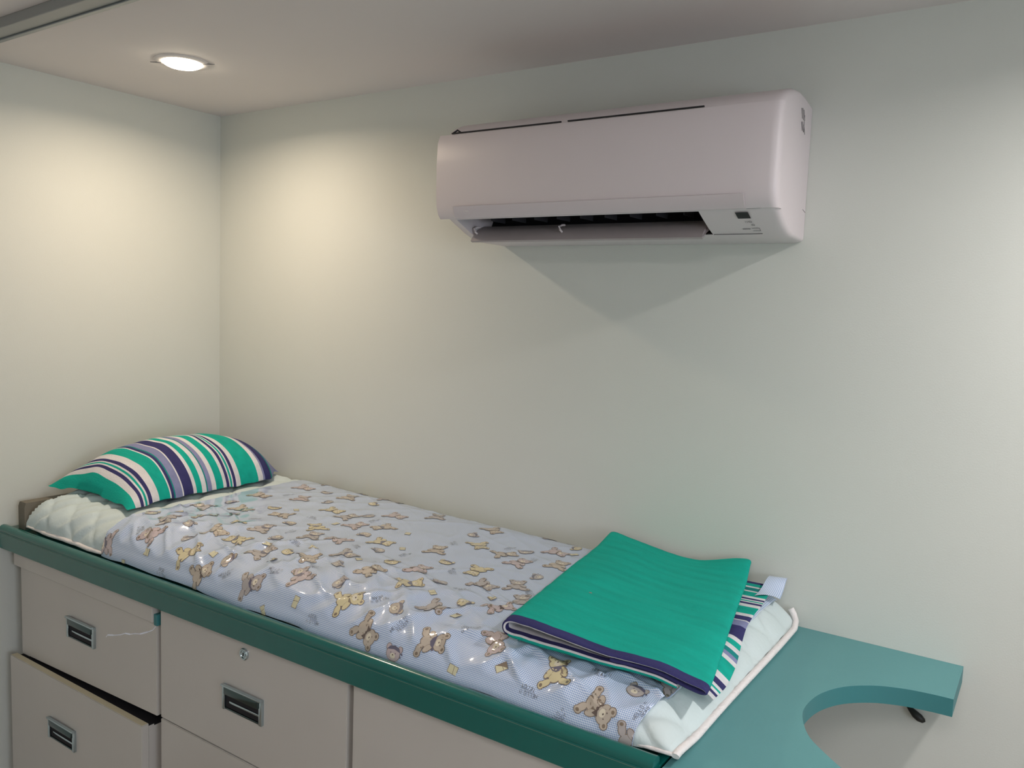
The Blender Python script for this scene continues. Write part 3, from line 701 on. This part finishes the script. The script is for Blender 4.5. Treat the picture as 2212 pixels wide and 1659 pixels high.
# front panel: a thin curved skin standing off the casing
FPp = [(-.2385,1.9235),(-.2462,1.905),(-.2482,1.86),(-.2472,1.80),(-.2450,1.768),(-.2385,1.7490),(-.2300,1.7400)]
FP = FPp+[(y+.0045, z) for y, z in FPp[::-1]]
def fpi(d): return [(y+d, z) for y, z in FP]
bm = bmesh.new(); loft(bm, [[(x, y, z) for y, z in fpi(d)] for x, d in ((1.1085, .0005), (1.1095, 0), (1.80, 0), (X1-.017, 0), (X1-.0105, .0010), (X1-.0055, .0036), (X1-.0020, .0075), (X1+.0002, .0125), (X1+.0006, .018), (X1-.003, .024))]); taper(bm); fixn(bm)
FP2 = [(-.2445,1.905),(-.2468,1.86),(-.2458,1.80),(-.2436,1.768),(-.2375,1.7490),(-.2290,1.7405)]; FP2 = FP2+[(y+.0035, z) for y, z in FP2[::-1]]
bmesh.ops.bevel(bm, geom=[e_ for e_ in bm.edges if e_.calc_length() < .03 and abs(e_.verts[0].co.x-e_.verts[1].co.x) < 1e-5 and False], offset=.001, segments=1, affect='EDGES') if False else None
obj('front_panel', bm, ACW, ac, 30)
# dark slot along the top of the panel
bm = bmesh.new(); bx(bm, 1.142, 1.424, -.2395, -.236, 1.9250, 1.9275); bx(bm, 1.440, 1.728, -.2395, -.236, 1.9250, 1.9275)
tube(bm, [(1.142, -.236, 1.9265), (1.150, -.228, 1.935), (1.160, -.230, 1.929)], .002, 6)
obj('top_slot', bm, ACD, ac)
# clear trim strip on the lower edge of the panel
TR = [(-.2466,1.7650),(-.2420,1.7520),(-.2355,1.7435),(-.2325,1.7405)]; TR2 = [(y-.0016, z-.0006) for y, z in TR]
bm = bmesh.new(); loft(bm, [[(x, y, z) for y, z in TR2+TR[::-1]] for x in (1.158, 1.815)]); fixn(bm)
bx(bm, 1.158, 1.815, -.2350, -.2340, 1.7405, 1.7418, 1)
for k, (dx, w_) in enumerate(((0, .0016), (.0035, .0012), (.0062, .0018), (.0095, .002), (.013, .0012))): bx(bm, 1.186+dx, 1.186+dx+w_, -.2450, -.2444, 1.7525, 1.7560, 2)
bx(bm, 1.188, 1.1925, -.2412, -.2405, 1.7475, 1.7485, 2); bx(bm, 1.1945, 1.1995, -.2412, -.2405, 1.7475, 1.7485, 2)
obj('trim_strip', bm, [ACT, ACW, HEM], ac, 30)
# flap with its two hinge arms
bm = bmesh.new()
FL = [(-.120,1.7330),(-.142,1.7240),(-.158,1.7120),(-.168,1.7010),(-.1715,1.6955)]
FLo = FL+[(-.1655,1.6925),(-.150,1.7045),(-.138,1.7150),(-.118,1.7250)]
loft(bm, [[(x, y, z) for y, z in FLo] for x in (1.153, 1.712)]); fixn(bm)
v5 = [bm.verts.new(p) for p in ((1.712, -.1715, 1.6955), (1.712, -.120, 1.7330), (1.7225, -.140, 1.7190))]
bm.faces.new(v5)
fl = obj('flap', bm, ACG, ac, 40)
for x in (1.160, 1.388):
    bm = bmesh.new(); tube(bm, [(x+.003, -.150, 1.7285), (x, -.158, 1.7275), (x-.001, -.166, 1.7235), (x+.001, -.166, 1.7175), (x+.003, -.160, 1.7125)], .0024, 8)
    obj('hinge_arm', bm, ACW, fl, 60)
for k in range(9):
    bm = bmesh.new(); bx(bm, 1.205+k*.058, 1.2065+k*.058, -.165, -.110, 1.740, 1.762); obj('air_vane', bm, VANE, ac)
# display window, icons, seams and side mould marks
def on_diag(x, f, d=.0006):
    d += .0019   # a point on the slanted lower face, f = 0 top .. 1 bottom
    y = -.226+.091*f; z = 1.741-.0385*f
    return (x, y-.39*d, z-.92*d)
bm = bmesh.new()
def dq(x0, x1, f0, f1, mi=0, d=.0008):
    f = bm.faces.new([bm.verts.new(on_diag(x, f_, d)) for x, f_ in ((x0, f0), (x1, f0), (x1, f1), (x0, f1))]); f.material_index = mi
dq(1.7905, 1.8145, .10, .33)
obj('display_window', bm, ACD, ac)
bm = bmesh.new()
for cx_, cf in ((1.8095, .46), (1.812, .58)):
    for k in range(12):
        a0, a1 = k*math.pi/6, (k+1)*math.pi/6
        bm.faces.new([bm.verts.new(on_diag(cx_+r*math.cos(a), cf+r*math.sin(a)/.1, .0008)) for r, a in ((.0022, a0), (.0032, a0), (.0032, a1), (.0022, a1))])
dq(1.8005, 1.8012, .43, .50); dq(1.8035, 1.8042, .43, .50); dq(1.788, 1.803, .72, .745); dq(1.806, 1.820, .70, .715); dq(1.806, 1.820, .80, .815); dq(1.820, 1.8207, .70, .815)
fixn(bm); obj('display_icons', bm, ACL, ac)
def gr(p, r=.0007):
    bm = bmesh.new(); tube(bm, p, r, 5); obj('casing_seam', bm, ACL, ac)
gr([(1.815, -.2275, 1.7402), (1.838, -.2275, 1.7402), (1.854, -.224, 1.7415), (1.864, -.221, 1.748), (1.8702, -.214, 1.762)])
gr([(1.8702, -.214, 1.762), (1.8702, -.215, 1.80), (1.8704, -.216, 1.845)], .0005)
gr([(1.724, -.139, 1.7032), (1.77, -.139, 1.7032), (1.8195, -.139, 1.7032)])
gr([(1.8690, -.196, 1.748), (1.8680, -.184, 1.735), (1.8640, -.168, 1.722)], .0006)
gr([(1.8593, -.004, 1.757), (1.8607, -.028, 1.760)], .0006); gr([(1.8575, -.006, 1.711), (1.8588, -.024, 1.713)], .0005)
bm = bmesh.new()
for dy, z0_, l in ((-.100, 1.939, .017), (-.090, 1.941, .020), (-.080, 1.940, .018), (-.095, 1.915, .014), (-.085, 1.917, .017), (-.072, 1.914, .016)):
    tube(bm, [(1.8598-dy*.058, dy, z0_), (1.8598-(dy+.012)*.058, dy+.012, z0_-l)], .0005, 5)
tube(bm, [(1.8639, -.070, 1.932), (1.8639, -.070, 1.90)], .0004, 5)
obj('side_mould_mark', bm, ACL, ac)
# small pink lint spot stays with the towel
